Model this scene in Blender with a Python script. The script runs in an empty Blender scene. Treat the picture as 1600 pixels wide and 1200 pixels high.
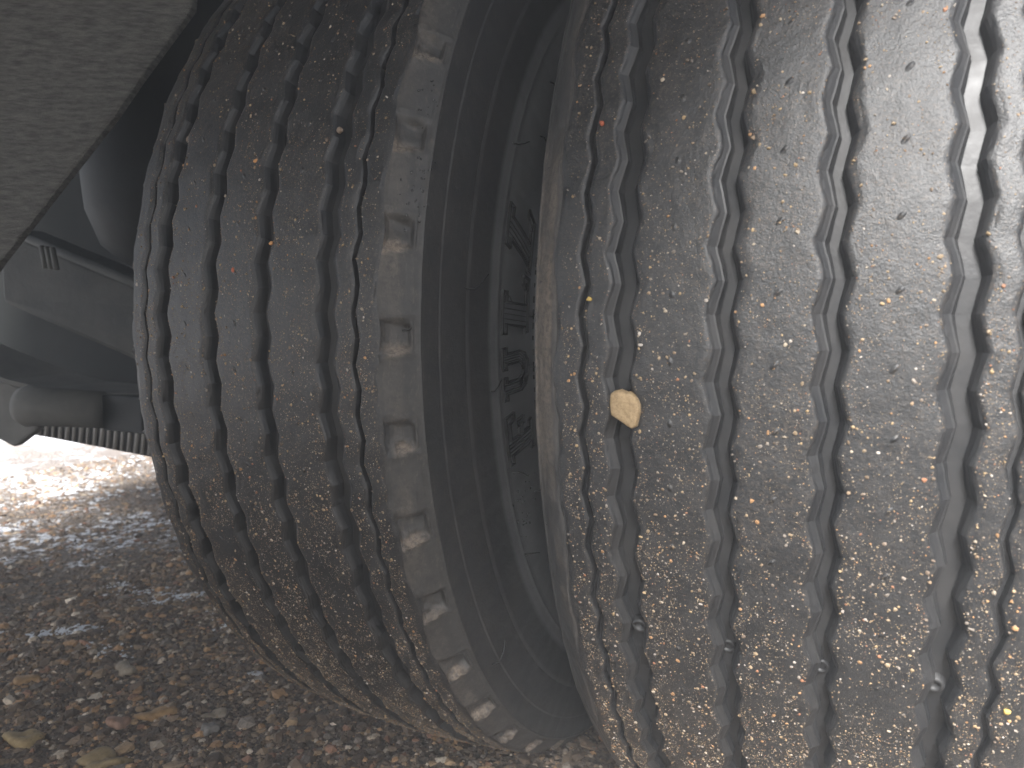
import bpy, math, random
import numpy as np
from mathutils import Matrix, Vector, Euler

random.seed(7); rng = np.random.default_rng(11)
S = bpy.context.scene
C = S.collection
PI = math.pi

# ------------------------------------------------------------------ camera, world, sun, exposure
GZ = -0.5075                       # ground height; the axle is at z = 0
cam_d = bpy.data.cameras.new('camera'); cam = bpy.data.objects.new('camera', cam_d); C.objects.link(cam)
r_ = Vector((0.89759, 0.44083, 0)); u_ = Vector((-0.03843, 0.07824, 0.99619)); w_ = Vector((-0.43915, 0.89417, -0.08717))
m = Matrix((r_, u_, -w_)).transposed().to_4x4(); m.translation = Vector((0.0412, -0.91363, 0.01388))
cam.matrix_world = m
cam_d.sensor_width = 36; cam_d.lens = 1116.45 / 1600 * 36
cam_d.clip_start = 0.02; cam_d.clip_end = 500
cam_d.dof.use_dof = True; cam_d.dof.focus_distance = 0.56; cam_d.dof.aperture_fstop = 11
S.camera = cam

SUN_EL, SUN_AZ = math.radians(42), math.radians(166)      # azimuth clockwise from +Y
sun_vec = Vector((math.sin(SUN_AZ) * math.cos(SUN_EL), math.cos(SUN_AZ) * math.cos(SUN_EL), math.sin(SUN_EL)))
W = bpy.data.worlds.new('World'); S.world = W; W.use_nodes = True
nt = W.node_tree; bg = nt.nodes['Background']; sky = nt.nodes.new('ShaderNodeTexSky')
sky.sky_type = 'NISHITA'; sky.sun_disc = False; sky.sun_elevation = SUN_EL; sky.sun_rotation = SUN_AZ
sky.air_density = 1.0; sky.dust_density = 4.0; sky.ozone_density = 1.0
hs = nt.nodes.new('ShaderNodeHueSaturation'); hs.inputs['Saturation'].default_value = .5
nt.links.new(sky.outputs[0], hs.inputs['Color']); nt.links.new(hs.outputs[0], bg.inputs[0]); bg.inputs[1].default_value = 0.075
sd = bpy.data.lights.new('sun', 'SUN'); sd.energy = 5.0; sd.angle = math.radians(20); sd.color = (1.0, 0.985, 0.965)
sun = bpy.data.objects.new('sun', sd); C.objects.link(sun)
sun.rotation_euler = (-sun_vec).to_track_quat('-Z', 'Y').to_euler()
S.view_settings.view_transform = 'Standard'; S.view_settings.look = 'None'
S.view_settings.gamma = 1; S.view_settings.exposure = 1.82; S.view_settings.use_curve_mapping = False

# ------------------------------------------------------------------ helpers
def tag(o, label=None, cat=None, group=None, kind=None):
    for k, v in (('label', label), ('category', cat), ('group', group), ('kind', kind)):
        if v: o[k] = v
    return o

def empty(name, loc=(0, 0, 0)):
    o = bpy.data.objects.new(name, None); o.location = loc; C.objects.link(o); return o

def link(name, me, parent=None):
    o = bpy.data.objects.new(name, me); C.objects.link(o)
    if parent: o.parent = parent
    return o

def mesh(name, V, F, mat, smooth=False):
    me = bpy.data.meshes.new(name)
    V = np.asarray(V, np.float32); F = np.asarray(F, np.int32)
    n, k = F.shape
    me.vertices.add(len(V)); me.vertices.foreach_set('co', V.ravel())
    me.loops.add(n * k); me.loops.foreach_set('vertex_index', F.ravel())
    me.polygons.add(n); me.polygons.foreach_set('loop_start', np.arange(n, dtype=np.int32) * k)
    me.update(calc_edges=True)
    me.polygons.foreach_set('use_smooth', np.full(n, smooth))
    if mat: me.materials.append(mat)
    me.validate()
    return me

def pymesh(name, V, F, mat, smooth=False):
    me = bpy.data.meshes.new(name); me.from_pydata([tuple(v) for v in V], [], F); me.update()
    for p in me.polygons: p.use_smooth = smooth
    me.materials.append(mat); return me

def grid_faces(nr, nc, close_r=False):
    i = np.arange(nr if close_r else nr - 1)[:, None]; j = np.arange(nc - 1)[None]
    a = i * nc + j; b = ((i + 1) % nr) * nc + j
    return np.stack([a, b, b + 1, a + 1], -1).reshape(-1, 4)

def set_uv(me, uv_per_vert):
    l = me.uv_layers.new(name='UVMap')
    idx = np.zeros(len(me.loops), np.int32); me.loops.foreach_get('vertex_index', idx)
    l.data.foreach_set('uv', np.asarray(uv_per_vert, np.float32)[idx].ravel())

def set_attr(me, name, vals):
    a = me.attributes.new(name, 'FLOAT', 'POINT'); a.data.foreach_set('value', np.asarray(vals, np.float32).ravel())

def set_col(me, name, rgb):
    a = me.attributes.new(name, 'FLOAT_COLOR', 'POINT')
    c = np.ones((len(rgb), 4), np.float32); c[:, :3] = rgb; a.data.foreach_set('color', c.ravel())

def noise1(n, cells, r=rng):
    """periodic smooth noise, n samples"""
    g = r.uniform(-1, 1, cells); x = np.arange(n) * cells / n; i = x.astype(int); f = x - i; f = f * f * (3 - 2 * f)
    return g[i % cells] * (1 - f) + g[(i + 1) % cells] * f

def noise2(nu, nv, cu, cv, r=rng):
    """smooth noise periodic along u"""
    g = r.uniform(-1, 1, (cu, cv + 2)); x = np.arange(nu) * cu / nu; y = np.arange(nv) * cv / nv
    i = x.astype(int); f = x - i; f = (f * f * (3 - 2 * f))[:, None]; j = y.astype(int); h = y - j; h = (h * h * (3 - 2 * h))[None]
    a = g[np.ix_(i % cu, j)]; b = g[np.ix_((i + 1) % cu, j)]; c = g[np.ix_(i % cu, j + 1)]; d = g[np.ix_((i + 1) % cu, j + 1)]
    return (a * (1 - f) + b * f) * (1 - h) + (c * (1 - f) + d * f) * h

def tube(name, pts, rad, mat, seg=8, parent=None, cap=True):
    pts = [Vector(p) for p in pts]; V = []; F = []
    rads = rad if isinstance(rad, (list, tuple)) else [rad] * len(pts)
    for i, p in enumerate(pts):
        t = (pts[min(i + 1, len(pts) - 1)] - pts[max(i - 1, 0)]).normalized()
        a = t.orthogonal().normalized() if i == 0 else (a - t * a.dot(t)).normalized()
        b = t.cross(a)
        for k in range(seg):
            q = 2 * PI * k / seg; V.append(p + (a * math.cos(q) + b * math.sin(q)) * rads[i])
    for i in range(len(pts) - 1):
        for k in range(seg):
            F.append((i * seg + k, i * seg + (k + 1) % seg, (i + 1) * seg + (k + 1) % seg, (i + 1) * seg + k))
    if cap:
        F.append(tuple(range(seg))[::-1]); F.append(tuple((len(pts) - 1) * seg + k for k in range(seg)))
    return link(name, pymesh(name, V, F, mat, True), parent)

def bevel(o, w, seg=2):
    md = o.modifiers.new('bevel', 'BEVEL'); md.width = w; md.segments = seg; md.limit_method = 'ANGLE'; return o

def prism(name, poly, thick_vec, mat, parent=None, bw=0.004):
    """extrude a planar polygon (list of 3-D points) along thick_vec"""
    t = Vector(thick_vec); n = len(poly)
    V = [Vector(p) for p in poly] + [Vector(p) + t for p in poly]
    F = [tuple(range(n))[::-1], tuple(range(n, 2 * n))] + [(i, (i + 1) % n, n + (i + 1) % n, n + i) for i in range(n)]
    o = link(name, pymesh(name, V, F, mat), parent)
    if bw: bevel(o, bw)
    return o

def box(name, lo, hi, mat, parent=None, bw=0.003):
    x0, y0, z0 = lo; x1, y1, z1 = hi
    return prism(name, [(x0, y0, z0), (x1, y0, z0), (x1, y1, z0), (x0, y1, z0)], (0, 0, z1 - z0), mat, parent, bw)

def lathe(name, prof, mat, parent=None, seg=64, axis='X', centre=(0, 0, 0)):
    V = []
    for k in range(seg):
        q = 2 * PI * k / seg
        for x, r in prof:
            if axis == 'X': v = (x, r * math.cos(q), r * math.sin(q))
            elif axis == 'Z': v = (r * math.cos(q), r * math.sin(q), x)
            V.append((v[0] + centre[0], v[1] + centre[1], v[2] + centre[2]))
    return link(name, mesh(name, V, grid_faces(seg, len(prof), True), mat, True), parent)

# ------------------------------------------------------------------ materials
class NT:
    def __init__(s, name):
        s.m = bpy.data.materials.new(name); s.m.use_nodes = True; s.t = s.m.node_tree; s.b = s.t.nodes['Principled BSDF']
    def n(s, typ, **kw):
        nd = s.t.nodes.new('ShaderNode' + typ)
        for k, v in kw.items(): setattr(nd, k, v)
        return nd
    def l(s, a, b): s.t.links.new(a, b)
    def tc(s, out='Object'): return s.n('TexCoord').outputs[out]
    def noise(s, vec, scale, detail=4, rough=.6, out=0, stretch=None):
        if stretch:
            mp = s.n('Mapping'); mp.inputs['Scale'].default_value = stretch; s.l(vec, mp.inputs[0]); vec = mp.outputs[0]
        nd = s.n('TexNoise'); s.l(vec, nd.inputs['Vector']); nd.inputs['Scale'].default_value = scale
        nd.inputs['Detail'].default_value = detail; nd.inputs['Roughness'].default_value = rough; return nd.outputs[out]
    def vor(s, vec, scale, out='Distance', feature='F1', rand=1):
        nd = s.n('TexVoronoi', feature=feature); s.l(vec, nd.inputs['Vector']); nd.inputs['Scale'].default_value = scale
        nd.inputs['Randomness'].default_value = rand; return nd.outputs[out]
    def ramp(s, fac, stops):
        nd = s.n('ValToRGB'); s.l(fac, nd.inputs[0]); cr = nd.color_ramp
        while len(cr.elements) < len(stops): cr.elements.new(.5)
        for e, (p, c) in zip(cr.elements, stops):
            e.position = p; e.color = (c, c, c, 1) if isinstance(c, (int, float)) else (*c, 1)
        return nd.outputs[0]
    def mix(s, f, a, b, typ='MIX'):
        nd = s.n('MixRGB', blend_type=typ)
        for v, i in ((f, 0), (a, 1), (b, 2)):
            if isinstance(v, (int, float)): nd.inputs[i].default_value = v if i == 0 else (v, v, v, 1)
            elif isinstance(v, tuple): nd.inputs[i].default_value = (*v, 1)
            else: s.l(v, nd.inputs[i])
        return nd.outputs[0]
    def math(s, op, a, b=0, c=None, clamp=False):
        nd = s.n('Math', operation=op, use_clamp=clamp)
        for i, v in enumerate((a, b) if c is None else (a, b, c)):
            if isinstance(v, (int, float)): nd.inputs[i].default_value = v
            else: s.l(v, nd.inputs[i])
        return nd.outputs[0]
    def bump(s, h, strength, dist, prev=None):
        nd = s.n('Bump'); nd.inputs['Strength'].default_value = strength; nd.inputs['Distance'].default_value = dist
        s.l(h, nd.inputs['Height'])
        if prev: s.l(prev, nd.inputs['Normal'])
        return nd.outputs[0]
    def col(s, v):
        if isinstance(v, tuple): s.b.inputs['Base Color'].default_value = (*v, 1)
        else: s.l(v, s.b.inputs['Base Color'])
    def rough(s, v):
        if isinstance(v, (int, float)): s.b.inputs['Roughness'].default_value = v
        else: s.l(v, s.b.inputs['Roughness'])
    def nrm(s, v): s.l(v, s.b.inputs['Normal'])
    def spec(s, v): s.b.inputs['Specular IOR Level'].default_value = v
    def attr(s, name, out='Fac'):
        nd = s.n('Attribute'); nd.attribute_name = name; return nd.outputs[out]

def m_rib():
    t = NT('worn_tread_rubber'); o = t.tc(); uv = t.tc('UV')
    big = t.noise(o, 9, 3); mid = t.noise(o, 60, 5, .65); fine = t.noise(o, 900, 3, .7)
    base = t.mix(t.ramp(mid, [(.35, 0), (.7, 1)]), (.015, .0165, .0185), (.031, .031, .032))
    # pale dust caught in the rubber as tiny specks, thicker in brown patches
    dust = t.math('MULTIPLY', t.ramp(big, [(.36, .15), (.62, 1)]), t.ramp(t.noise(o, 420, 3, .75), [(.50, 0), (.66, 1)]))
    base = t.mix(t.math('MULTIPLY', dust, .42), base, (.13, .105, .082))
    sp = t.ramp(t.vor(o, 900), [(.10, 1), (.25, 0)])
    keep = t.math('MULTIPLY', t.ramp(t.vor(o, 900, 'Color'), [(.56, 0), (.60, 1)]), t.ramp(t.noise(o, 26, 4, .7), [(.42, .05), (.62, 1)]))
    base = t.mix(t.math('MULTIPLY', t.math('MULTIPLY', sp, keep), .7), base, (.33, .25, .17))
    t.col(base); t.spec(.65)
    t.rough(t.ramp(mid, [(.3, .38), (.7, .50)]))
    b = t.bump(fine, .5, .0007)
    b = t.bump(t.noise(o, 260, 4, .7), .55, .0009, b)
    b = t.bump(t.noise(o, 45, 4, .6), .35, .002, b)
    # sunken wear pips once per zigzag along the middle of the three inner ribs
    sx = t.n('SeparateXYZ'); t.l(uv, sx.inputs[0])
    fr = t.math('SUBTRACT', t.math('FRACT', t.math('ADD', sx.outputs[0], .3)), .5)
    v = t.math('ABSOLUTE', sx.outputs[1])
    jit = t.math('MULTIPLY', t.math('SUBTRACT', t.noise(uv, 1.3, 1), .5), .25)
    v1 = t.math('MULTIPLY', t.math('ADD', t.math('SUBTRACT', v, .0555), t.math('MULTIPLY', fr, .012)), 560)
    v0 = t.math('MULTIPLY', t.math('ADD', sx.outputs[1], t.math('MULTIPLY', fr, .012)), 560)
    vm = t.math('MINIMUM', t.math('ABSOLUTE', v1), t.math('ABSOLUTE', v0))
    d = t.math('SQRT', t.math('ADD', t.math('POWER', vm, 2), t.math('POWER', t.math('MULTIPLY', t.math('ADD', fr, jit), 16), 2)))
    b = t.bump(t.ramp(d, [(.0, 0), (1, 1)]), .8, .0014, b)
    t.nrm(b); return t.m

def m_groove():
    t = NT('groove_rubber'); o = t.tc()
    mid = t.noise(o, 40, 4)
    t.col(t.mix(t.ramp(mid, [(.35, 0), (.75, 1)]), (.020, .021, .023), (.036, .035, .035)))
    t.rough(t.ramp(mid, [(.3, .42), (.7, .58)])); t.spec(.5)
    t.nrm(t.bump(t.noise(o, 180, 4, .6), .3, .0008)); return t.m

def m_side(name='sidewall_rubber'):
    t = NT(name); o = t.tc()
    mud = t.attr('mud'); sheen_band = t.attr('sheen_band'); but = t.attr('dusty')
    mid = t.noise(o, 30, 5, .6); fine = t.noise(o, 700, 3, .7)
    rub = t.mix(t.ramp(mid, [(.35, 0), (.7, 1)]), (.034, .035, .037), (.056, .055, .054))
    dusty = t.mix(t.ramp(t.noise(o, 120, 5, .7), [(.35, 0), (.7, 1)]), (.036, .036, .036), (.060, .058, .056))
    c = t.mix(but, rub, dusty)
    c = t.mix(sheen_band, c, t.mix(t.ramp(mid, [(.3, 0), (.7, 1)]), (.13, .135, .142), (.175, .18, .185)))  # lighter ring: the sheen around the letters is put into the colour
    # thin film of pale dust, in scratches and specks
    sc = t.ramp(t.noise(o, 300, 4, .75, stretch=(1, 1, .35)), [(.55, 0), (.72, 1)])
    c = t.mix(t.math('MULTIPLY', sc, t.math('MULTIPLY_ADD', but, .28, .10)), c, (.17, .145, .12))
    mk = t.math('MULTIPLY', mud, t.ramp(t.noise(o, 240, 5, .7), [(.36, .25), (.56, 1)]), clamp=True)
    c = t.mix(mk, c, t.mix(t.noise(o, 500, 2), (.15, .12, .095), (.34, .285, .23)))
    t.col(c); t.spec(.5)
    t.rough(t.mix(t.math('MAXIMUM', but, mk), t.ramp(mid, [(.3, .36), (.7, .46)]), .66))
    b = t.bump(fine, .25, .0005); b = t.bump(t.noise(o, 90, 5, .7), .35, .0012, b)
    b2 = t.n('Bump'); b2.inputs['Distance'].default_value = .002; t.l(mk, b2.inputs['Strength']); t.l(t.noise(o, 350, 4, .7), b2.inputs['Height']); t.l(b, b2.inputs['Normal'])
    t.nrm(b2.outputs[0]); return t.m

def m_plain(name, c1, c2, rough=.6, scale=30, bs=.3, bd=.002, metal=0, spec=.25, stretch=None):
    t = NT(name); o = t.tc(); f = t.noise(o, scale, 5, .65, stretch=stretch)
    t.col(t.mix(t.ramp(f, [(.3, 0), (.7, 1)]), c1, c2)); t.rough(rough); t.spec(spec); t.b.inputs['Metallic'].default_value = metal
    t.nrm(t.bump(t.noise(o, scale * 4, 4, .7, stretch=stretch), bs, bd)); return t.m

def m_grit(name='grit_grains'):
    t = NT(name); c = t.attr('Col', 'Color'); o = t.tc()
    t.col(t.mix(t.ramp(t.noise(o, 1500, 2), [(.3, 0), (.7, .35)]), c, (.12, .09, .07))); t.rough(.6); t.spec(.4); return t.m

def m_stone(name, c1, c2, scale=150):
    t = NT(name); o = t.tc()
    f = t.noise(o, scale, 5, .7)
    c = t.mix(t.ramp(f, [(.3, 0), (.7, 1)]), c1, c2)
    c = t.mix(t.math('MULTIPLY', t.ramp(t.noise(o, scale * 2.2, 3, .8), [(.30, 1), (.38, 0)]), .8), c, (.03, .022, .015))
    t.col(c); t.rough(.7); t.spec(.3)
    t.nrm(t.bump(t.noise(o, scale * 4, 4, .75), .5, .0006)); return t.m

def m_ground():
    t = NT('frosty_gravel_ground'); o = t.tc()
    big = t.noise(o, 1.6, 4); mid = t.noise(o, 14, 5, .65)
    c = t.mix(t.ramp(mid, [(.35, 0), (.68, 1)]), (.095, .075, .056), (.21, .165, .125))
    v = t.n('TexVoronoi'); v.inputs['Scale'].default_value = 95; t.l(o, v.inputs['Vector'])
    sv = t.n('SeparateColor'); t.l(v.outputs['Color'], sv.inputs[0])
    st = t.ramp(sv.outputs[0], [(0, (.045, .036, .030)), (.45, (.10, .08, .062)), (.72, (.17, .13, .09)), (.88, (.26, .16, .08)), (1, (.34, .31, .28))])
    c = t.mix(.62, c, st)
    v2 = t.n('TexVoronoi'); v2.inputs['Scale'].default_value = 260; t.l(o, v2.inputs['Vector'])
    sv2 = t.n('SeparateColor'); t.l(v2.outputs['Color'], sv2.inputs[0])
    c = t.mix(.4, c, t.ramp(sv2.outputs[1], [(0, (.03, .025, .02)), (.6, (.11, .09, .07)), (1, (.30, .24, .18))]))
    # paler far gravel, its sunlit brightness put into the colour; frost thickens that way
    sx = t.n('SeparateXYZ'); t.l(o, sx.inputs[0])
    far = t.math('MULTIPLY_ADD', sx.outputs[0], -.75, -1.25, clamp=True)      # 0 at x=-1.67, 1 at x=-3
    far = t.math('ADD', far, t.math('MULTIPLY', t.math('SUBTRACT', big, .5), .5), clamp=True)
    c = t.mix(t.math('MULTIPLY', far, .8), c, (.36, .315, .29))
    wet = t.ramp(sx.outputs[1], [(0, 0), (1, 1)])
    fz = t.math('MULTIPLY_ADD', sx.outputs[0], -.45, -.42, clamp=True)       # frost starts near x=-1
    fn = t.math('ADD', t.noise(o, 34, 7, .75), t.math('MULTIPLY', t.math('SUBTRACT', t.noise(o, 3.2, 3), .5), .7))
    fr = t.ramp(t.math('ADD', fn, t.math('MULTIPLY', fz, .17)), [(.615, 0), (.68, 1)])
    fr = t.math('MULTIPLY', fr, t.ramp(fz, [(0, 0), (.12, 1)]))
    c = t.mix(fr, c, (.74, .76, .80))
    t.col(c); t.rough(.8); t.spec(.3)
    b = t.bump(v.outputs['Distance'], .9, .006); b = t.bump(v2.outputs['Distance'], .7, .002, b); b = t.bump(t.noise(o, 50, 5, .7), .6, .006, b)
    t.nrm(b); return t.m

M_RIB, M_GRV, M_SIDE = m_rib(), m_groove(), m_side()
M_RIM = m_plain('grey_rim_steel', (.16, .16, .165), (.24, .23, .22), .5, 12, .15, .001, .3)
M_HAIR = m_plain('thin_rubber', (.016, .016, .017), (.03, .03, .03), .5, 60)
M_GRIT = m_grit()
M_STEEL = m_plain('dusty_underbody_paint', (.045, .047, .045), (.085, .084, .078), .7, 16, .5, .004)
M_DUSTY = m_plain('dust_coated_plate', (.17, .168, .158), (.42, .41, .38), .8, 55, 1.0, .010, stretch=(1, 1, 5))
M_PALE = m_plain('weathered_grey_steel', (.14, .14, .135), (.22, .215, .20), .65, 14, .3, .003)
M_BACKDROP = m_plain('shade_backdrop', (.022, .024, .024), (.034, .036, .035), .9, 8, .2, .004, spec=.15)  # dark tone for the shaded depth behind the suspension
M_BLACK = m_plain('black_rubber_bellows', (.02, .022, .022), (.034, .036, .036), .6, 20, .2, .002)
M_GROUND = m_ground()

# ------------------------------------------------------------------ ground
def axis_coords(lo, hi, step, far):
    a = np.arange(lo, hi, step); g = []
    s, d = hi, step
    while s < far: d *= 1.35; s += d; g.append(s)
    h = []; s, d = lo, step
    while s > -far: d *= 1.35; s -= d; h.append(s)
    return np.concatenate([h[::-1], a, [hi], g])
gx = axis_coords(-3.2, .5, .0125, 30); gy = axis_coords(-1.1, 1.5, .0125, 30)
X, Y = np.meshgrid(gx, gy, indexing='ij')
def vnoise(x, y, s, seed):
    r = np.random.default_rng(seed); g = r.uniform(-1, 1, (64, 64)); x = x * s + 200; y = y * s + 200
    i = np.floor(x).astype(int); j = np.floor(y).astype(int); f = x - i; h = y - j; f = f * f * (3 - 2 * f); h = h * h * (3 - 2 * h)
    G = lambda a, b: g[a % 64, b % 64]
    return (G(i, j) * (1 - f) + G(i + 1, j) * f) * (1 - h) + (G(i, j + 1) * (1 - f) + G(i + 1, j + 1) * f) * h
def ground_z(x, y):
    return GZ + .010 * vnoise(x, y, 1.7, 1) + .006 * vnoise(x, y, 6, 2) + .0035 * vnoise(x, y, 17, 3) + .0022 * vnoise(x, y, 38, 4) - .006
Z = ground_z(X, Y)
me = mesh('ground', np.stack([X, Y, Z], -1).reshape(-1, 3), grid_faces(len(gx), len(gy)), M_GROUND, True)
tag(link('ground', me), 'brown gravel ground with patches of white frost', kind='structure')

# ------------------------------------------------------------------ tyres
NZ = 88                             # zigzags round the tyre; the 44 shoulder scallops come at every second one
SPP = 16
NT_ = NZ * SPP
TH = np.arange(NT_) * 2 * PI / NT_
def rad0(x): return .52 - .5 * x * x
def tri(t):                         # sharp zigzag: +1 at t = 0, -1 at t = .5
    t = np.mod(t, 1); return 1 - 4 * np.minimum(t, 1 - t)
rt = np.random.default_rng(3)
zig = tri(TH * NZ / (2 * PI))
wob = noise1(NT_, 176, rt) * .25 + noise1(NT_, 500, rt) * .18
edge = noise1(NT_, 44 * 2, rt) * .0016 + noise1(NT_, 350, rt) * .0009 + .0013 * np.cos(44 * (TH - math.radians(1.9)))

# groove table: x of centre, half width, depth
GRV = [(-.1081, .0019, .006), (-.0845, .0080, .0100), (-.0266, .0070, .0100), (.0266, .0067, .0100), (.0845, .0078, .0105), (.1081, .0019, .006)]

def rib_cols(x0, x1, outer0=False, outer1=False):
    w = x1 - x0; c = []
    if not outer0: c += [(x0, .0016), (x0 + .0008, .0008), (x0 + .0020, .0003), (x0 + .0032, .00008)]
    else: c += [(x0, .0010), (x0 + .0015, .0003)]
    n = max(2, int(w / .0035)); a, b = x0 + .0035, x1 - .0035
    if b > a: c += [(a + (b - a) * i / n, 0) for i in range(n + 1)]
    if not outer1: c += [(x1 - .0020, .00015), (x1 - .0007, .0006), (x1, .0016)]
    else: c += [(x1 - .0015, .0003), (x1, .0010)]
    return c
def groove_cols(xc, hw, d):
    a, b = xc - hw, xc + hw
    if hw < .003:
        return [(a, .0016), (a + .0005, .004), (a + .0008, d), (b - .0008, d), (b - .0005, .004), (b, .0016)]
    return [(a, .0016), (a + .0010, .0028), (a + .0030, .0044), (a + .0040, .0048), (a + .0043, .0060), (a + .0048, d * .88), (a + .0056, d),
            (xc + .0008, d), (b - .0034, d), (b - .0028, d * .86), (b - .0018, .0048), (b - .0008, .0028), (b, .0016)]

def strip(name, cols, flip, parent, mat, seed):
    r2 = np.random.default_rng(seed)
    x = np.array([c[0] for c in cols]); d = np.array([c[1] for c in cols])
    amp = np.where(np.abs(x) < .1, .0022, .0019)
    depth_damp = np.where(d > .006, .80, 1)
    n = len(x)
    inner = (np.abs(x) < .1235).astype(float)
    amp = amp * inner
    nz = wob[:, None] * .0011 * inner[None]
    xx = x[None] + zig[:, None] * (amp * depth_damp)[None] + nz
    for q in np.nonzero(d == .0016)[0]:
        e_ = noise1(NT_, 620, np.random.default_rng(int(round(abs(x[q] + 1) * 1e5)))) * .00045
        xx[:, q] += e_; k_ = q + 1 if (q + 1 < n and d[min(q + 1, n - 1)] < .0016) else q - 1
        if 0 <= k_ < n and d[k_] < .0016: xx[:, k_] += e_ * .7
    out = np.abs(x) > .1235
    xx = xx + (np.sign(x) * out)[None] * edge[:, None] * 1.0
    rr = rad0(x)[None] - d[None] + 0 * xx
    rr = rr + noise2(NT_, n, 300, max(2, n // 2), r2) * .00030 * ((d < .0010) * inner)[None]
    # ends of the ribs wear down unevenly next to the grooves: two neighbours share this noise, so no cracks
    rr = rr + np.where((d == .0016)[None], (noise1(NT_, 420, np.random.default_rng(5)) * .0004)[:, None], 0)
    if flip: xx = -xx
    P = np.stack([xx, -rr * np.cos(TH)[:, None], -rr * np.sin(TH)[:, None]], -1)
    F = grid_faces(NT_ + 1, n)
    P = np.concatenate([P, P[:1]]).reshape(-1, 3)
    if flip: F = F[:, ::-1]
    me = mesh(name, P, F[:, ::-1], mat, mat is M_RIB)
    u = np.arange(NT_ + 1) / SPP
    set_uv(me, np.stack([np.repeat(u, n), np.tile(x, NT_ + 1)], -1))
    return link(name, me, parent)

# sidewall profile (x from the tyre's middle, radius), shoulder to bead
SP = np.array([(.12643, .5110), (.1290, .5097), (.1330, .5065), (.1370, .5030), (.1410, .4990), (.1450, .4952), (.1482, .4918), (.1490, .4900),
               (.1494, .4840), (.1505, .4720), (.1506, .4710), (.1513, .4705), (.1530, .4550), (.1545, .4395), (.1546, .4385), (.1556, .4375),
               (.1575, .4120), (.1586, .3960), (.1588, .3945), (.1580, .3935), (.1594, .3800), (.1600, .3600), (.1592, .3400), (.1572, .3200), (.1530, .3060), (.1500, .2985), (.1450, .2920), (.1380, .2870)])
def side_x(r): return float(np.interp(-r, -SP[:, 1], SP[:, 0]))
LUG = math.radians(1.9)
SN = 1408
def sidewall_mesh(plain=False):
    r2 = np.random.default_rng(21)
    seg = np.hypot(*np.diff(SP, axis=0).T); s = np.concatenate([[0], np.cumsum(seg)])
    ss = np.unique(np.round(np.concatenate([np.linspace(0, .034, 30), s, np.arange(.034, s[-1], .006), [s[6] - .0008, s[6] + .0008]]), 5))
    px = np.interp(ss, s, SP[:, 0]); pr = np.interp(ss, s, SP[:, 1]); n = len(ss)
    tx = np.gradient(px, ss); tr = np.gradient(pr, ss); ln = np.hypot(tx, tr); nx, nr = -tr / ln, tx / ln     # outward normal
    th = np.arange(SN) * 2 * PI / SN
    # scallops
    a = (np.mod(th - LUG + PI / 44, 2 * PI / 44) - PI / 44)[:, None] * .503         # arc distance from the scallop's middle, + = down
    S_ = ss[None]
    v = S_ / .030
    jit = np.repeat(r2.uniform(-1, 1, 44), SN // 44); jit = np.roll(jit, 0)[:, None]
    top = -.0150 + .0035 * v; bot = .0150 + .004 * jit * .4 - .0065 * v            # the lower edge slants
    inside_a = np.minimum(a - top, bot - a); inside_s = np.minimum(.0255 - S_, S_ + .006)
    ins = np.minimum(inside_a, inside_s)
    sm = lambda x, w: np.clip(x / w, 0, 1) ** 2 * (3 - 2 * np.clip(x / w, 0, 1))
    fade = 1 - .25 * sm(.010 - S_, .01)
    h = -.0060 * sm(ins - .0020, .0024) * fade - .0012 * (np.exp(-((ins - .0002) / .0009) ** 2))
    h = h + .0008 * np.exp(-((ins + .0016) / .0012) ** 2) * (S_ < .03)
    if plain:
        h = h * .12 - .0016 * np.exp(-((S_ - .0022) / .0012) ** 2)
    floor_mud = (.1 if plain else 1) * sm(a - (top + bot) / 2 + .003, .009) * sm(ins + .0015, .003) * sm(.026 - S_, .008)
    h = h + .0030 * floor_mud * (.5 + .7 * (noise2(SN, n, 700, 14, r2)))
    # thin proud line at the foot of the shoulder and raised rings further in
    line = np.exp(-((S_ - s[6]) / .0008) ** 2) * .0011
    h = h + line
    for rr_, hh in ((.4600, .0003), (.3935, .0009), (.3300, .0009), (.3265, .0007)):
        h = h + hh * np.exp(-((pr[None] - rr_) / .0009) ** 2)
    # mould seam running across the rings, about 23 degrees down
    for t0, k in ((21.0, -3.2), (62, 2.0), (-150, 1.5), (140, -2.0)):
        c = np.radians(t0) + (.49 - pr[None]) * k * .35
        d = (np.mod(th[:, None] - c + PI, 2 * PI) - PI) * pr[None]
        h = h + .0006 * np.exp(-(d / .0008) ** 2) * (pr[None] < .492) * (pr[None] > .40)
    h = h + noise2(SN, n, 260, 12, r2) * .0003 * sm(S_ - .001, .004)
    h = h * sm(S_, .0008) if False else h * np.where(S_ < 1e-6, 0, 1)
    e = (edge_s[:, None] * np.exp(-S_ / .006))
    x = px[None] + nx[None] * h + e; rr = pr[None] + nr[None] * h
    P = np.stack([x, -rr * np.cos(th)[:, None], -rr * np.sin(th)[:, None]], -1).reshape(-1, 3)
    me = mesh('sidewall', P, grid_faces(SN, n, True), M_SIDE, True)
    dn = noise2(SN, n, 200, 8, r2) * .5 + noise2(SN, n, 60, 4, r2) * .4
    dusty = sm(.036 - S_, .010) * (.80 + .3 * dn) + .30 * sm(.12 - S_, .07) * (1 + dn) * (S_ > .03)
    rim_mud = .55 * sm(.012 - np.abs(S_ - .006), .007) * (.5 + dn)
    mud = np.clip(floor_mud * (.62 + dn * 1.0) * sm(a - .002 + .002 * dn, .008) + rim_mud * .35, 0, 1)
    if plain: mud = np.clip(mud + sm(S_ - .004, .004) * sm(.040 - S_, .012) * (.55 + .4 * dn) * ((lambda g: np.clip(1 - (g / .26) ** 2, 0, 1))(np.mod(th + PI + .04, 2 * PI) - PI))[:, None], 0, 1)
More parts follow.
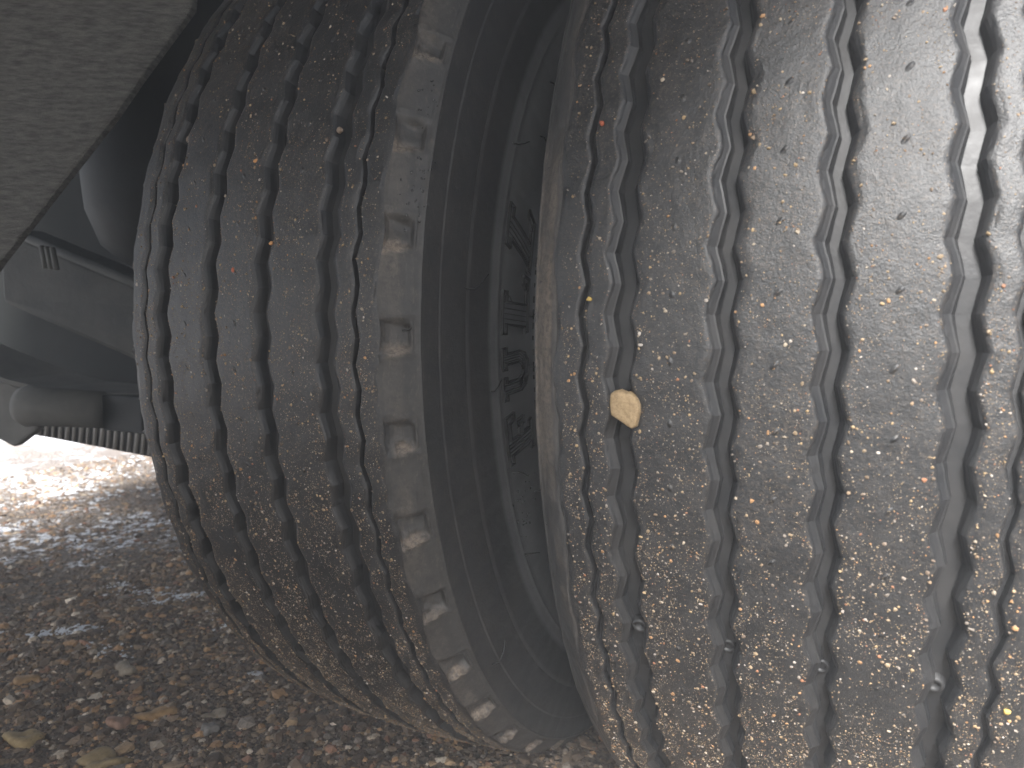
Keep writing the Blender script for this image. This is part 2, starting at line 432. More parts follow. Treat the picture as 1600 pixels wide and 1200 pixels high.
    if plain: dusty = dusty * (.35 + .5 * np.exp(-((np.mod(th + PI, 2 * PI) - PI) / .3) ** 2))[:, None]
    set_attr(me, 'sheen_band', (sm(.4085 - pr, .003) * sm(pr - .30, .006))[None] + 0 * mud)  # ring that carries the painted sheen
    set_attr(me, 'dusty', np.clip(dusty, 0, 1)); set_attr(me, 'mud', mud)
    return me
edge_s = np.interp(np.arange(SN) * 2 * PI / SN, np.append(TH, 2 * PI), np.append(edge, edge[0]))
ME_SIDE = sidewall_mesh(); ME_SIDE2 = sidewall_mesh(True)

def on_side(r, th, h=0.0):
    """point on the right-hand sidewall of a tyre, h metres proud"""
    x = side_x(r); return Vector((x + h, -r * math.cos(th), -r * math.sin(th)))

# tyre lettering: strokes in (u = reading direction, v = towards the tread), metres
def rect(u0, v0, u1, v1): return [(u0, v0), (u1, v0), (u1, v1), (u0, v1), (u0, v0)]
LH = .048
def letter_L():
    o = [(.000, 0), (.034, 0), (.036, .014), (.031, .014), (.026, .006), (.017, .006), (.017, .042), (.023, .042), (.023, LH), (-.003, LH), (-.003, .042), (.003, .042), (.003, .006), (-.001, .006), (.000, 0)]
    return [[(u * 1.35, v) for u, v in st] for st in [o] + [[(u, .003), (u, .044)] for u in (.0062, .0095, .0128)] + [[(.018, .003), (.031, .003)], [(.018, .0045), (.031, .0045)]]]
def letter_U():
    o = [(-.003, LH), (-.003, .042), (.002, .042), (.002, .016), (.006, .006), (.013, .001), (.020, 0), (.027, .001), (.033, .006), (.036, .016), (.036, .042), (.041, .042), (.041, LH),
         (.023, LH), (.023, .042), (.027, .042), (.027, .018), (.024, .012), (.0195, .010), (.015, .012), (.012, .018), (.012, .042), (.016, .042), (.016, LH), (-.003, LH)]
    ins = []
    for k in (.28, .52, .76):
        a = .002 + .010 * k; b = .036 - .009 * k; y = .001 + .009 * k
        ins.append([(a, .044), (a, .016 + .002 * k), (a + .004, .007 + .006 * k), (.013 + .001 * k, y + .001), (.0195, y), (b - .008 , y + .001), (b - .003, .007 + .006 * k), (b, .016 + .002 * k), (b, .044)])
    return [o] + ins
def letter_F():
    o = [(-.003, 0), (.020, 0), (.020, .006), (.015, .006), (.015, .020), (.022, .020), (.022, .016), (.027, .016), (.027, .031), (.022, .031), (.022, .027), (.015, .027), (.015, .042), (.028, .042), (.030, .034), (.035, .034), (.034, LH), (-.003, LH), (-.003, .042), (.003, .042), (.003, .006), (-.003, .006), (-.003, 0)]
    return [[(u * 1.15, v) for u, v in st] for st in [o] + [[(u, .003), (u, .045)] for u in (.006, .009, .012)] + [[(.016, .045), (.031, .045)], [(.016, .0235), (.024, .0235)]]]
def letter(th0, strokes, parent, slant=0.0, rc=.3635):
    V = []; F = []
    def P(u, v, h):
        r = rc - LH / 2 + v; th = th0 - (u - .017 + slant * v) / r
        return on_side(r, th, h)
    for si, st in enumerate(strokes):
        w = .0009 if si == 0 else .00040; hh = .0022 if si == 0 else .0009
        for (a, b) in zip(st[:-1], st[1:]):
            a = Vector(a); b = Vector(b); d = (b - a)
            if d.length < 1e-6: continue
            nseg = max(1, int(d.length / .006)); t = d.normalized(); n = Vector((-t.y, t.x)) * w
            for k in range(nseg):
                p = a + d * (k / nseg) - t * (w if k == 0 else 0); q = a + d * ((k + 1) / nseg) + t * (w if k == nseg - 1 else 0)
                base = len(V)
                for pt in (p, q):
                    V += [P(*(pt + n * 1.3), -.0008), P(*(pt + n * .7), hh), P(*(pt - n * .7), hh), P(*(pt - n * 1.3), -.0008)]
                F += [(base, base + 4, base + 5, base + 1), (base + 1, base + 5, base + 6, base + 2), (base + 2, base + 6, base + 7, base + 3), (base, base + 1, base + 2, base + 3), (base + 7, base + 6, base + 5, base + 4)]
    return link('letter', pymesh('letter', V, F, M_HAIR), parent)

def whisker(parent, r, deg, L=.010, bend=.3):
    p = on_side(r, math.radians(deg), -.001); n = Vector((1, 0, 0)); rad = Vector((0, -math.cos(math.radians(deg)), -math.sin(math.radians(deg))))
    tn = Vector((0, math.sin(math.radians(deg)), -math.cos(math.radians(deg))))
    pts = [p, p + n * L * .35 - rad * L * .25, p + n * L * .5 - rad * L * .6 + tn * bend * L * .3, p + n * L * .55 - rad * L + tn * bend * L * .7]
    return tube('vent_whisker', pts, [.0007, .0006, .0005, .0004], M_HAIR, 5, parent)

D = .38597
def make_wheel(x, phase_deg, flip, label, seed):
    root = empty('truck_wheel', (x, 0, 0)); root.rotation_euler = (math.radians(phase_deg), 0, 0)
    tag(root, label, 'truck wheel', 'twin truck wheels side by side')
    edges = [-.12643]
    for i, (xc, hw, d) in enumerate(GRV):
        strip('tread_rib', rib_cols(edges[-1], xc - hw, outer0=(i == 0)), flip, root, M_RIB, seed * 50 + i)
        strip('tread_groove', groove_cols(xc, hw, d), flip, root, M_GRV, 900 + i)
        edges.append(xc + hw)
    strip('tread_rib', rib_cols(edges[-1], .12643, outer1=True), flip, root, M_RIB, seed * 50 + 9)
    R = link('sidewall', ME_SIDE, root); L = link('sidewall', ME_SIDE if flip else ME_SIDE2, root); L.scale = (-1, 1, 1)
    rim = lathe('wheel_rim', [(-.152, .300), (-.150, .312), (-.143, .312), (-.140, .290), (-.120, .283), (-.05, .255), (.05, .255), (.120, .283), (.140, .290), (.143, .312), (.150, .312), (.152, .300), (.146, .280), (.125, .270), (.055, .243), (-.055, .243), (-.125, .270), (-.146, .280), (-.152, .300)], M_RIM, root)
    lathe('wheel_disc', [(.06 if flip else -.06, .243), (.075 if flip else -.075, .17), (.10 if flip else -.10, .11), (.10 if flip else -.10, .0)], M_RIM, root, 48)
    return root, L, R

# the wheel's angle: rotation about X by +a moves the front (-Y) face point down when a > 0
w_in, sL_in, sR_in = make_wheel(-D, -2.29, True, 'inner truck wheel farther left, its muddy shoulder scallops and lettered sidewall showing', 1)
w_out, sL_out, sR_out = make_wheel(0, 0.10, False, 'near outer truck wheel with a tan stone wedged in its tread groove', 2)

# ground-side lettering of the inner wheel; the parts ride in the wheel's own frame
off = math.radians(2.29)
for deg, f, sl in ((13.4, letter_F, .0), (4.9, letter_U, 0), (-3.7, letter_L, 0), (-12.3, letter_L, .35)):
    o = letter(math.radians(deg) + off, f(), sR_in, sl)
    o['label'] = 'raised letter %s on the sidewall' % {'letter_F': 'F', 'letter_U': 'U', 'letter_L': 'L'}[f.__name__]
for k, (r, deg) in enumerate([(.388, -5.6), (.340, -3.1), (.337, 4.6), (.4076, 6.0), (.385, 17.7), (.4403, -5.1), (.372, -38.9), (.40, -24), (.352, 24), (.50, -.9), (.395, 30), (.48, 36), (.36, -30)]):
    whisker(sR_in, r, deg + 2.29, .011 + .004 * (k % 3), (-1) ** k)
for k, (r, deg) in enumerate([(.497, -4.5), (.489, -1.0), (.497, -13), (.494, 14.5), (.499, 23)]):
    whisker(sL_out, r, deg - .1, .007, (-1) ** k)

# row of tiny moulded dashes round the foot of the lettering
V = []; F = []
for k in range(170):
    th = 2 * PI * k / 170; L = random.choice((.004, .006, .009)); r = .322
    for i, dth in enumerate((0, L / r)):
        for (rr_, h) in ((r - .0009, -.0006), (r - .0005, .0011), (r + .0005, .0011), (r + .0009, -.0006)):
            V.append(on_side(rr_, th + dth, h))
    b = k * 8; F += [(b, b + 4, b + 5, b + 1), (b + 1, b + 5, b + 6, b + 2), (b + 2, b + 6, b + 7, b + 3), (b, b + 1, b + 2, b + 3), (b + 7, b + 6, b + 5, b + 4)]
o = link('ring_dashes', pymesh('ring_dashes', V, F, M_HAIR), sR_in); o['kind'] = 'stuff'

# small round plugs moulded across the grooves (one per groove near the foot of the near tyre)
for gx_, deg in ((-.0815, 20.9), (-.0263, 21.2), (.0262, 21.4), (.0830, 21.1)):
    V = []; th0 = math.radians(deg - .1)
    prof = [(.0056, -.003), (.0052, .0014), (.0046, .0022), (.0036, .0024), (.0028, .0016), (.0022, .0006), (0, .0004)]
    for k in range(20):
        q = 2 * PI * k / 20
        for (rho, h) in prof:
            R_ = .52 - .0108 + h - .0005; x = gx_ + rho * math.cos(q); th = th0 + rho * math.sin(q) / R_
            V.append((x, -R_ * math.cos(th), -R_ * math.sin(th)))
    o = link('groove_plug', mesh('groove_plug', V, grid_faces(20, len(prof), True), M_GRV, True), w_out)

# ------------------------------------------------------------------ grit on the treads
OCT = np.array([(1, 0, 0), (-1, 0, 0), (0, 1, 0), (0, -1, 0), (0, 0, 1), (0, 0, -1)], float)
OCF = np.array([(0, 2, 4), (2, 1, 4), (1, 3, 4), (3, 0, 4), (2, 0, 5), (1, 2, 5), (3, 1, 5), (0, 3, 5)])
CUBV = np.array([(x, y, z) for x in (-1, 1) for y in (-1, 1) for z in (-1, 1)], float) * .72
t_ = (1 + 5 ** .5) / 2
ICV = np.array([(-1, t_, 0), (1, t_, 0), (-1, -t_, 0), (1, -t_, 0), (0, -1, t_), (0, 1, t_), (0, -1, -t_), (0, 1, -t_), (t_, 0, -1), (t_, 0, 1), (-t_, 0, -1), (-t_, 0, 1)]) / math.hypot(1, t_)
ICF = np.array([(0, 11, 5), (0, 5, 1), (0, 1, 7), (0, 7, 10), (0, 10, 11), (1, 5, 9), (5, 11, 4), (11, 10, 2), (10, 7, 6), (7, 1, 8), (3, 9, 4), (3, 4, 2), (3, 2, 6), (3, 6, 8), (3, 8, 9), (4, 9, 5), (2, 4, 11), (6, 2, 10), (8, 6, 7), (9, 8, 1)])
def scatter(name, pos, nrm, size, cols, r2, mat, flat=.6, base=ICV, faces=ICF, sink=.2, smooth=False):
    n = len(pos); nv = len(base)
    J = base[None] * (1 + r2.uniform(-.28, .28, (n, nv, 1))) * r2.uniform(.65, 1.3, (n, 1, 3))
    # frames with z along the normal, random spin
    nrm = nrm / np.linalg.norm(nrm, axis=1, keepdims=True)
    a = r2.normal(size=(n, 3)); a -= nrm * (a * nrm).sum(1, keepdims=True); a /= np.linalg.norm(a, axis=1, keepdims=True); b = np.cross(nrm, a)
    J[..., 2] *= flat
    P = J[..., :1] * a[:, None] + J[..., 1:2] * b[:, None] + J[..., 2:] * nrm[:, None]
    P = P * size[:, None, None] + (pos + nrm * (size * flat * (.5 - sink))[:, None])[:, None]
    F = (faces[None] + (np.arange(n) * nv)[:, None, None]).reshape(-1, 3)
    me = mesh(name, P.reshape(-1, 3), F, mat, smooth); set_col(me, 'Col', np.repeat(cols, nv, axis=0)); return me
GP = np.array([(.40, .30, .19), (.46, .33, .18), (.34, .24, .15), (.50, .42, .32), (.52, .29, .13), (.42, .19, .10), (.30, .26, .22), (.58, .52, .46), (.20, .15, .11), (.26, .20, .15)])
GW = np.array([.18, .16, .14, .10, .07, .04, .10, .05, .08, .08])
def on_rib(x):
    """x (signed, before flip) is over a rib and not over a groove"""
    ok = np.ones(len(x), bool)
    for xc, hw, d in GRV: ok &= np.abs(x - xc) > hw + .0008
    return ok & (np.abs(x) < .123)
def grit(wheel_x, phase, flip, n, seed, label, wfun):
    r2 = np.random.default_rng(seed)
    x = r2.uniform(-.123, .123, n * 5); th = np.radians(r2.uniform(-50, 62, n * 5))
    clump = np.array([vnoise(a, b, 38, 9) + .9 * vnoise(a, b, 120, 10) for a, b in ((x, th * .52),)])[0]
    keep = on_rib(x) & (r2.uniform(0, 1, n * 5) < wfun(x * (-1 if flip else 1), np.degrees(th)) * np.clip(.82 + .42 * clump, .1, 1.4))
    x, th = x[keep][:n], th[keep][:n]; k = len(x)
    size = np.exp(r2.normal(math.log(.00027), .42, k)).clip(.00015, .0011)
    big = r2.uniform(0, 1, k) < .016; size[big] = r2.uniform(.0007, .0013, big.sum())
    z = np.interp(th, TH - 0, zig, period=2 * PI); amp = np.where(np.abs(x) < .1, .0022, .0019)
    xx = x + z * amp; r = rad0(x) - .00005
    if flip: xx = -xx
    tt = th + math.radians(phase)
    pos = np.stack([xx + wheel_x, -r * np.cos(tt), -r * np.sin(tt)], -1); nr = np.stack([0 * xx, -np.cos(tt), -np.sin(tt)], -1)
    cols = GP[r2.choice(len(GP), k, p=GW)] * r2.uniform(.5, 1.0, (k, 1))
    small = size < .0006
    me1 = scatter('grit', pos[small], nr[small], size[small], cols[small], r2, M_GRIT, .7, OCT, OCF)
    me2 = scatter('grit', pos[~small], nr[~small], size[~small], cols[~small], r2, M_GRIT, .7)
    a = link('road_grit', me1); tag(a, label[0], 'grit', kind='stuff'); b = link('road_grit', me2); tag(b, label[1], 'grit', kind='stuff')
grit(0, .10, False, 56000, 41, ('fine tan grit dusted over the near outer tyre tread', 'coarser tan and orange grit stuck on the near outer tyre tread'),
     lambda x, d: np.clip(.18 + .012 * np.clip(d + 10, 0, 60), .05, .9) * np.where(x < -.1, 1.15, 1))
grit(-D, -2.29, True, 62000, 42, ('fine tan grit dusted over the inner tyre tread', 'coarser tan and orange grit stuck on the inner tyre tread'),
     lambda x, d: np.clip(.22 + .012 * np.clip(d + 20, 0, 60), .1, 1))

# ------------------------------------------------------------------ single stones caught on the treads
def blob_mesh(name, mat, seed, sx, sy, sz, sub=2, rough=.12, outline=None):
    r2 = np.random.default_rng(seed)
    import bmesh
    bm = bmesh.new(); bmesh.ops.create_icosphere(bm, subdivisions=sub, radius=1)
    ph = r2.uniform(0, 6, (5, 4))
    for v in bm.verts:
        p = v.co.copy(); k = 1
        for q in ph: k += rough * .5 * math.sin(p.x * (1 + q[3] * .5) + q[0]) * math.sin(p.y * (1.2 + q[3] * .4) + q[1]) * math.cos(p.z * 1.4 + q[2])
        if outline:
            a = math.atan2(p.y, p.x); aa = [o_[0] for o_ in outline]; rr = [o_[1] for o_ in outline]
            k *= float(np.interp(math.degrees(a) % 360, aa, rr))
        z = p.z; z = math.copysign(min(abs(z) * 1.5, .8 + .2 * abs(z)), z)          # flattened faces
        v.co = Vector((p.x * k * sx, p.y * k * sy, z * sz * (k if not outline else 1)))
    me = bpy.data.meshes.new(name); bm.to_mesh(me); bm.free(); me.materials.append(mat)
    for p in me.polygons: p.use_smooth = True
    return me
def on_tread(x, deg, r): t = math.radians(deg); return Vector((x, -r * math.cos(t), -r * math.sin(t)))
def tread_frame(deg, spin=0):
    t = math.radians(deg); n = Vector((0, -math.cos(t), -math.sin(t))); xx = Vector((1, 0, 0)); up = n.cross(xx)
    return Matrix((xx, up, n)).transposed().to_4x4() @ Matrix.Rotation(spin, 4, 'Z')
# outline drawn in the tread's own plane: x to the right, y up
M_TAN = m_stone('tan_flint', (.22, .155, .085), (.37, .275, .16), 420)
def flint(mat):
    import bmesh
    out = [(300, 238), (322, 222), (352, 214), (392, 229), (408, 226), (440, 240), (466, 268), (478, 300), (480, 345), (468, 400), (460, 432), (432, 447), (410, 436), (380, 414), (345, 392), (305, 368), (297, 330), (295, 280)]
    k = .0000935; P = [((x - 390) * k, (332 - y) * k) for x, y in out]; r2 = np.random.default_rng(8)
    rings = [(1.0, -.0045), (1.03, .0005), (1.0, .0024), (.96, .0034), (.88, .0039), (.74, .0041), (.58, .0042), (.42, .0042), (.26, .0042), (.12, .0042), (.02, .0042)]
    V = []; n = len(P) * 3
    Q = []
    for a, b in zip(P, P[1:] + P[:1]):
        for q in range(3): Q.append((a[0] + (b[0] - a[0]) * q / 3, a[1] + (b[1] - a[1]) * q / 3))
    tilt = lambda x, y: -.06 * x - .04 * y
    for sc, z in rings:
        for (x, y) in Q:
            V.append((x * sc, y * sc, z + (tilt(x * sc, y * sc) + .00022 * math.sin(x * sc * 420 + 1) * math.cos(y * sc * 330) + .00008 * math.sin(x * sc * 1700 + y * sc * 1300) if z > 0 else 0)))
    F = grid_faces(len(rings), n + 0); F = [(a * n + i_, a * n + (i_ + 1) % n, (a + 1) * n + (i_ + 1) % n, (a + 1) * n + i_) for a in range(len(rings) - 1) for i_ in range(n)]
    F.append(tuple((len(rings) - 1) * n + i_ for i_ in range(n)))
    return pymesh('wedged_stone', V, F, mat, True)
o = link('wedged_stone', flint(M_TAN))
o.matrix_world = Matrix.Translation(on_tread(-.0803, 4.05, .5180)) @ tread_frame(4.05)
tag(o, 'large flat tan stone wedged across the left groove of the near tyre', 'stone')
def peb(x, deg, R, s, c1, c2, label, seed):
    o = link('pebble', blob_mesh('pebble', m_stone('pebble_stone', c1, c2, 500), seed, s, s * .8, s * .6, 2, .3))
    o.matrix_world = Matrix.Translation(on_tread(x, deg, R)) @ tread_frame(deg, seed)
    tag(o, label, 'pebble', 'loose pebbles stuck on the tyre treads')
RED, ORG, TAN, YEL, MUD = ((.40, .10, .05), (.5, .16, .09)), ((.50, .24, .09), (.6, .32, .14)), ((.42, .32, .20), (.55, .44, .3)), ((.5, .33, .08), (.6, .45, .15)), ((.16, .12, .09), (.28, .22, .17))
peb(-.4191, -8.4, .509, .0021, *RED, 'small red pebble lying in the second groove from the left of the inner tyre', 1)
peb(-.3884, -5.8, .519, .0023, *RED, 'orange red pebble on the inner tyre rib just right of its darkest groove', 2)
peb(-.3775, -15.1, .519, .0024, *ORG, 'amber pebble high up on the inner tyre tread left of a groove', 3)
peb(-.3523, -7.9, .519, .0018, *ORG, 'flat orange chip at the edge of the third groove of the inner tyre', 4)
peb(-.4715, -18.9, .510, .0030, *MUD, 'crumbly brown mud lump in the far left tread of the inner tyre', 5)
peb(-.3044, -17.1, .5155, .0028, *MUD, 'dark mud lump clinging beside the inner tyre groove near the top', 6)
peb(.1162, 21.7, .514, .0017, *YEL, 'bright yellow pebble on the outermost rib of the near tyre at lower right', 7)
peb(-.103, -14.7, .516, .0018, *RED, 'brick red pebble beside the thin zigzag line of the near tyre, near its top', 8)
peb(-.104, -3.0, .516, .0018, *YEL, 'yellow pebble on the thin zigzag line of the near tyre above the tan stone', 9)

# water beads under the scallops of the inner tyre
t = NT('water'); t.col((.02, .02, .022)); t.rough(.05); t.spec(1.0); M_DROP = t.m
r2 = np.random.default_rng(5); pos = []; nr = []; sz = []
for cdeg, cr, nn in ((-19.5, .4975, 16), (-13.5, .4955, 26), (-11, .4985, 14), (22, .37, 24), (26, .375, 18)):
    for _ in range(nn):
        th = math.radians(cdeg + r2.normal(0, 1.2)); r = cr + r2.normal(0, .004) * (1 if cr > .45 else 3)
        x = side_x(r); pos.append((x - D, -r * math.cos(th), -r * math.sin(th))); k = .75 if r > .4915 else 0
        nr.append((1 - k + .01, -math.cos(th) * k, -math.sin(th) * k)); sz.append(r2.uniform(.0004, .0012))
me = scatter('water_beads', np.array(pos), np.array(nr), np.array(sz), np.full((len(pos), 3), .02), r2, M_DROP, .6, smooth=True)
tag(link('water_beads', me), 'tiny water beads on the inner tyre shoulder and sidewall', 'water drops', kind='stuff')

# ------------------------------------------------------------------ loose gravel
SPc = np.array([(.060, .047, .037), (.085, .066, .050), (.12, .092, .068), (.16, .125, .09), (.22, .16, .10), (.26, .165, .09), (.19, .11, .075), (.32, .28, .23), (.15, .135, .12), (.46, .42, .36)])
SW = np.array([.18, .19, .16, .13, .09, .07, .04, .06, .06, .02])
def gravel(n, x0, x1, y0, y1, smin, smed, label, seed, near=True, base=ICV, faces=ICF):
    r2 = np.random.default_rng(seed)
    x = r2.uniform(x0, x1, n); y = r2.uniform(y0, y1, n)
    size = np.exp(r2.normal(math.log(smed), .45, n)).clip(smin, .012)
    pos = np.stack([x, y, ground_z(x, y) - size * .15], -1); nrm = np.stack([r2.normal(0, .15, n), r2.normal(0, .15, n), np.ones(n)], -1)
    cols = SPc[r2.choice(len(SPc), n, p=SW)] * r2.uniform(1.2, 2.3, (n, 1)) * np.array([1.05, 1, .94])
    me = scatter('gravel', pos, nrm, size, cols, r2, M_GRIT2, .6, base, faces, .25)
    tag(link('gravel', me), label, 'gravel', kind='stuff')
t = NT('gravel_stones'); o_ = t.tc(); c = t.attr('Col', 'Color')
t.col(t.mix(t.ramp(t.noise(o_, 300, 4, .7), [(.35, 0), (.7, .55)]), c, (.06, .048, .038))); t.rough(.75); t.spec(.3); t.nrm(t.bump(t.noise(o_, 500, 4), .4, .001)); M_GRIT2 = t.m
gravel(26000, -1.35, -.12, -.62, .25, .0012, .0026, 'fine brown and orange gravel nearest the camera beside the inner tyre', 51, base=OCT, faces=OCF)
gravel(7000, -1.35, -.12, -.62, .25, .003, .0048, 'coarser brown, orange and grey gravel nearest the camera', 53)
gravel(14000, -2.6, -1.0, -.5, 1.0, .003, .0045, 'loose gravel farther under the trailer among the frost', 52, base=OCT, faces=OCF)

def stone(x, y, s, c, label, seed, sx=1, sz=.5):
    o = link('stone', blob_mesh('stone', m_stone('ground_stone', tuple(v * .62 for v in c[0]), c[1], 120), seed, s * sx * .85, s * .85, s * sz * .8, 3, .6))
    o.location = (x, y, float(ground_z(np.array(x), np.array(y))) + s * sz * .12); o.rotation_euler = (0, 0, math.radians(26 + seed * 0))
    tag(o, label, 'stone', 'larger stones lying in the gravel')
OR2, PK, GR, TN = ((.34, .20, .09), (.42, .27, .13)), ((.33, .19, .13), (.40, .26, .19)), ((.20, .19, .17), (.27, .25, .23)), ((.30, .25, .18), (.36, .30, .23))
stone(-.794, -.300, .0165, OR2, 'long flat orange stone in the gravel at lower left', 11, 1.7, .38)
stone(-.815, -.338, .014, PK, 'rounded pinkish stone just left of the long orange one', 12, 1.1, .6)
stone(-.939, -.240, .016, TN, 'half buried tan stone behind the orange and pink ones', 13, 1.15, .55)
stone(-.889, -.413, .018, ((.34, .24, .11), (.40, .30, .16)), 'yellow brown stone at the bottom left corner of the gravel', 14, 1.5, .6)
stone(-.754, -.398, .020, ((.30, .22, .11), (.36, .27, .15)), 'broad ochre stone lowest in the gravel nearest the camera', 15, 1.6, .5)
stone(-.698, -.298, .012, GR, 'squarish dark grey stone right of the orange stone', 16, 1, .7)
stone(-.724, -.262, .011, TN, 'slim pale tan stone behind the squarish grey stone', 17, 1.6, .4)
stone(-1.037, -.325, .013, OR2, 'light brown stone at the left edge of the gravel', 18, 1.3, .45)
stone(-.758, -.160, .007, ((.55, .55, .56), (.66, .66, .68)), 'small whitish chip close to the inner tyre', 19, 1.8, .4)
# crusts of frost: two slivers plus scattered crumbs
M_FROST = m_plain('frost', (.60, .63, .67), (.78, .80, .84), .6, 160, .6, .002)
r2 = np.random.default_rng(61); pos = []; sz = []
for (xa, ya), (xb, yb), nn, wd in (((-1.205, -.245), (-1.115, -.165), 420, .006), ((-1.14, -.05), (-1.03, .13), 420, .008), ((-1.33, -.02), (-1.12, -.01), 150, .02), ((-1.08, -.21), (-.98, -.20), 50, .014),((-1.00, -.02), (-.93, -.06), 40, .012)):
    k = r2.uniform(0, 1, nn); pos.append(np.stack([xa + (xb - xa) * k + r2.normal(0, wd, nn), ya + (yb - ya) * k + r2.normal(0, wd, nn)], -1)); sz.append(r2.uniform(.0012, .0036, nn))
nn = 2600; px_ = r2.uniform(-2.6, -1.0, nn); py_ = r2.uniform(-.4, 1.1, nn); kk = vnoise(px_, py_, 7, 21) + .5 * vnoise(px_, py_, 19, 22) > .42
pos.append(np.stack([px_[kk], py_[kk]], -1)); sz.append(r2.uniform(.003, .008, kk.sum()))
pos = np.concatenate(pos); sz = np.concatenate(sz); P3 = np.concatenate([pos, (ground_z(pos[:, 0], pos[:, 1]) + .001)[:, None]], 1)
me = scatter('frost', P3, np.tile([0, 0, 1.0], (len(P3), 1)), sz, np.full((len(P3), 3), .8), r2, M_FROST, .35)
tag(link('frost', me), 'white crumbs and slivers of frost on the gravel', 'frost', kind='stuff')

# ------------------------------------------------------------------ the trailer above and behind
ch = empty('trailer_chassis', (-.95, .3, .6)); tag(ch, 'dark trailer chassis above and behind the twin wheels', 'trailer chassis')
def par(o, p):
    o.parent = p; o.matrix_parent_inverse = Matrix.Translation(p.location).inverted(); return o
par(box('unseen_floor_panel', (-1.65, -3.2, .66), (.21, 3.0, .72), M_STEEL), ch)  # unseen floor, its side edges placed to shade the tyres
par(box('frame_rail', (-.86, -.05, .30), (-.80, 3.0, .66), M_STEEL), ch)
par(prism('dark_backdrop', [(-2.0, .04, -.19), (-1.05, .17, -.163), (-1.05, .17, .658), (-2.0, .04, .658)], (-.01, .05, 0), M_BACKDROP, None), ch)  # added dark sheet in place of the shaded space behind
par(box('cross_member', (-.80, .50, -.20), (-.56, .60, .30), M_STEEL), ch)


# dusty hanging plate at the upper left
V0 = [(-1.02, -.49, -.14), (-.884, -.411, .084), (-.768, -.337, .258), (-.742, -.322, .30), (-.690, -.287, .385), (-.66, -.27, .655), (-1.10, -.53, .655), (-1.12, -.54, -.14)]
o = prism('mudguard_stay', V0, (-.006, .012, 0), M_DUSTY, None, .002)
tag(o, 'wide dust coated steel plate hanging in the upper left corner', 'steel plate')

# air spring with rounded foot
cs = Vector((-1.0, -.13, 0))
sp = empty('air_spring', (-.98, -.08, .10)); tag(sp, 'dark rubber air spring with a rounded foot behind the steel plate', 'air spring')
par(lathe('bellows', [(.095, .0), (.097, .05), (.108, .085), (.135, .115), (.19, .135), (.26, .140), (.33, .138), (.38, .12), (.40, .135), (.46, .14), (.55, .13), (.66, .12)], M_BLACK, None, 48, 'Z', (-.98, -.08, 0)), sp)
par(lathe('piston', [(-.02, .0), (-.02, .055), (.02, .06), (.096, .05)], M_STEEL, None, 32, 'Z', (-.98, -.06, 0)), sp)

# trailing arm: broad beam falling to the right
ar = empty('trailing_arm', (-1.1, -.1, .05)); tag(ar, 'broad dark suspension arm sloping down behind the inner tyre', 'suspension arm')
par(prism('arm_beam', [(-1.33, -.17, .18), (-1.33, -.17, .045), (-.90, -.14, -.085), (-.70, -.14, -.09), (-.70, -.14, .0), (-.92, -.14, .045)], (.02, .07, 0), M_STEEL, None, .010), ar)
par(tube('edge_flange', [(-1.33, -.175, .183), (-.92, -.145, .048), (-.70, -.145, .003)], .0075, M_STEEL, 8), ar)
for k in range(3):
    par(tube('bolt', [(-1.155 + k * .014, -.20, .135 - k * .002), (-1.147 + k * .014, -.20, .100 - k * .002)], .0045, M_PALE, 8), ar)

# lower carrier: curved pale lip, cylinder, dark bracket, pointed flange
lc = empty('brake_cylinder', (-1.15, -.17, -.12)); tag(lc, 'grey brake cylinder under the suspension arm at the left edge', 'brake cylinder')
par(tube('cylinder_body', [(-1.225, -.205, -.126), (-1.212, -.199, -.127), (-1.20, -.195, -.128), (-1.10, -.146, -.134)], [.030, .036, .033, .031], M_PALE, 28), lc)
par(box('dark_bracket', (-1.099, -.15, -.168), (-1.00, -.06, -.108), M_BLACK), lc)
lip = [(-1.36, -.27, -.030), (-1.30, -.24, -.058), (-1.245, -.215, -.083), (-1.19, -.187, -.098), (-1.137, -.160, -.104), (-1.06, -.125, -.107), (-.96, -.08, -.108)]
V = []
for p in lip: p = Vector(p); V += [p, p + Vector((-.0, .11, .004)), p + Vector((0, .11, -.008)), p + Vector((0, 0, -.008))]
F = []
for i in range(len(lip) - 1):
    for k in range(4): F.append((i * 4 + k, i * 4 + (k + 1) % 4, i * 4 + 4 + (k + 1) % 4, i * 4 + 4 + k))
par(link('curved_lip', pymesh('curved_lip', V, F, M_PALE)), lc)
par(prism('pointed_flange', [(-1.30, -.235, -.085), (-1.245, -.212, -.088), (-1.207, -.196, -.11), (-1.203, -.195, -.168), (-1.240, -.214, -.198), (-1.262, -.224, -.185), (-1.36, -.27, -.175), (-1.36, -.27, -.06)], (-.01, .02, 0), M_PALE, None, .004), lc)

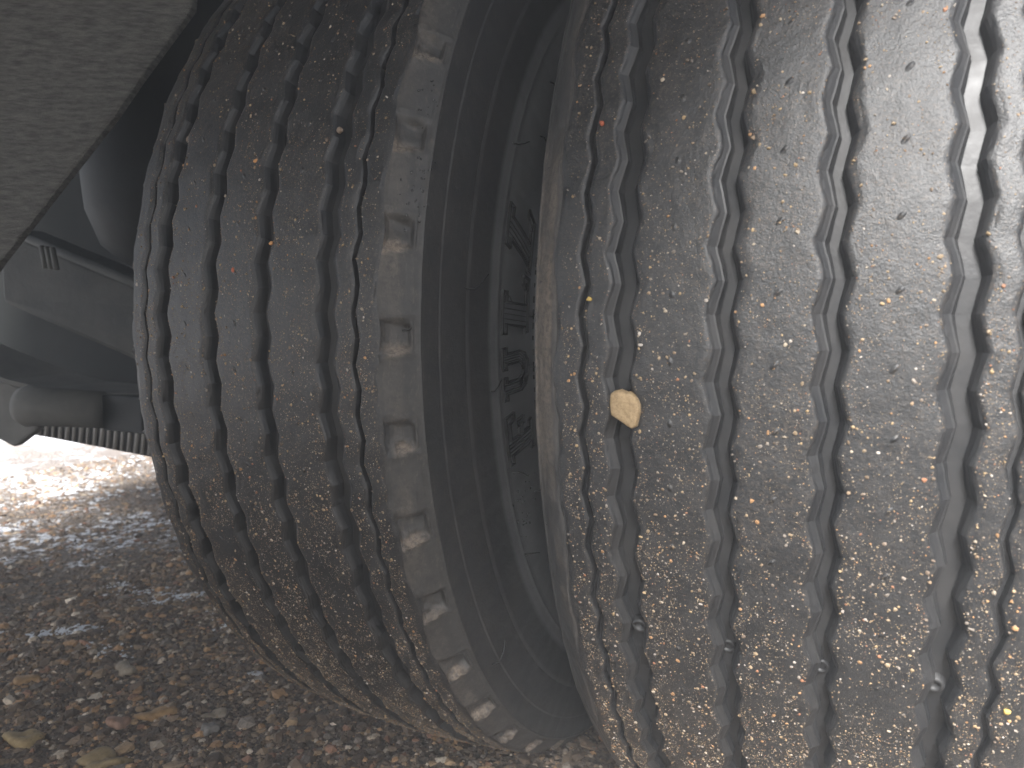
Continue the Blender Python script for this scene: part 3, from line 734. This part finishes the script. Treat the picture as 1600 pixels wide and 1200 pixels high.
# ribbed boot low behind the cylinder
rb = empty('ribbed_boot', (-1.4, 0, -.2)); tag(rb, 'grey ribbed rubber boot hanging low against the bright ground', 'rubber boot')
A = Vector((-1.545, -.035, -.170)); B = Vector((-1.26, .100, -.228)); 
nr_ = 22
M_BOOT = m_plain('boot_rubber', (.30, .29, .27), (.50, .48, .45), .6, 30, .2, .002)
M_BOOTD = m_plain('boot_core', (.05, .048, .046), (.08, .076, .07), .7, 30, .2, .002)
par(prism('core', [A + Vector((.012, 0, .04)), B + Vector((0, 0, .05)), B + Vector((0, 0, -.050)), A + Vector((.006, 0, -.048))], (-.02, .04, 0), M_BOOTD, None, .003), rb)
t0 = tube('rib', [(0, 0, -.044), (.010, 0, 0), (.020, 0, .05)], [.0042, .0046, .0042], M_BOOT, 8)
for k in range(nr_):
    o = t0 if k == 0 else t0.copy()
    if k: C.objects.link(o)
    p = A.lerp(B, (k + .3) / nr_) + Vector((.004, -.007, 0)); o.location = p
    s = .75 + .35 * ((k * 7) % 5) / 5; o.scale = (s, s, 1)
    par(o, rb)

# ------------------------------------------------------------------ even haze added for the veil that lens glare gives
def glare_haze_box():
    lo, hi = (-60, -60, GZ - 1.2), (60, 60, .80)
    V = [(x, y, z) for x in (lo[0], hi[0]) for y in (lo[1], hi[1]) for z in (lo[2], hi[2])]
    F = [(0, 1, 3, 2), (4, 6, 7, 5), (0, 4, 5, 1), (2, 3, 7, 6), (0, 2, 6, 4), (1, 5, 7, 3)]
    mt = bpy.data.materials.new('glare_haze'); mt.use_nodes = True; t = mt.node_tree
    t.nodes.remove(t.nodes['Principled BSDF']); v = t.nodes.new('ShaderNodeVolumePrincipled')
    v.inputs['Density'].default_value = .095; v.inputs['Color'].default_value = (.90, .94, 1.0, 1); v.inputs['Anisotropy'].default_value = 0.0
    t.links.new(v.outputs[0], t.nodes['Material Output'].inputs['Volume'])
    tag(link('haze', pymesh('haze', V, F, mt)), 'even haze added as a veil of lens glare', kind='stuff')
glare_haze_box()
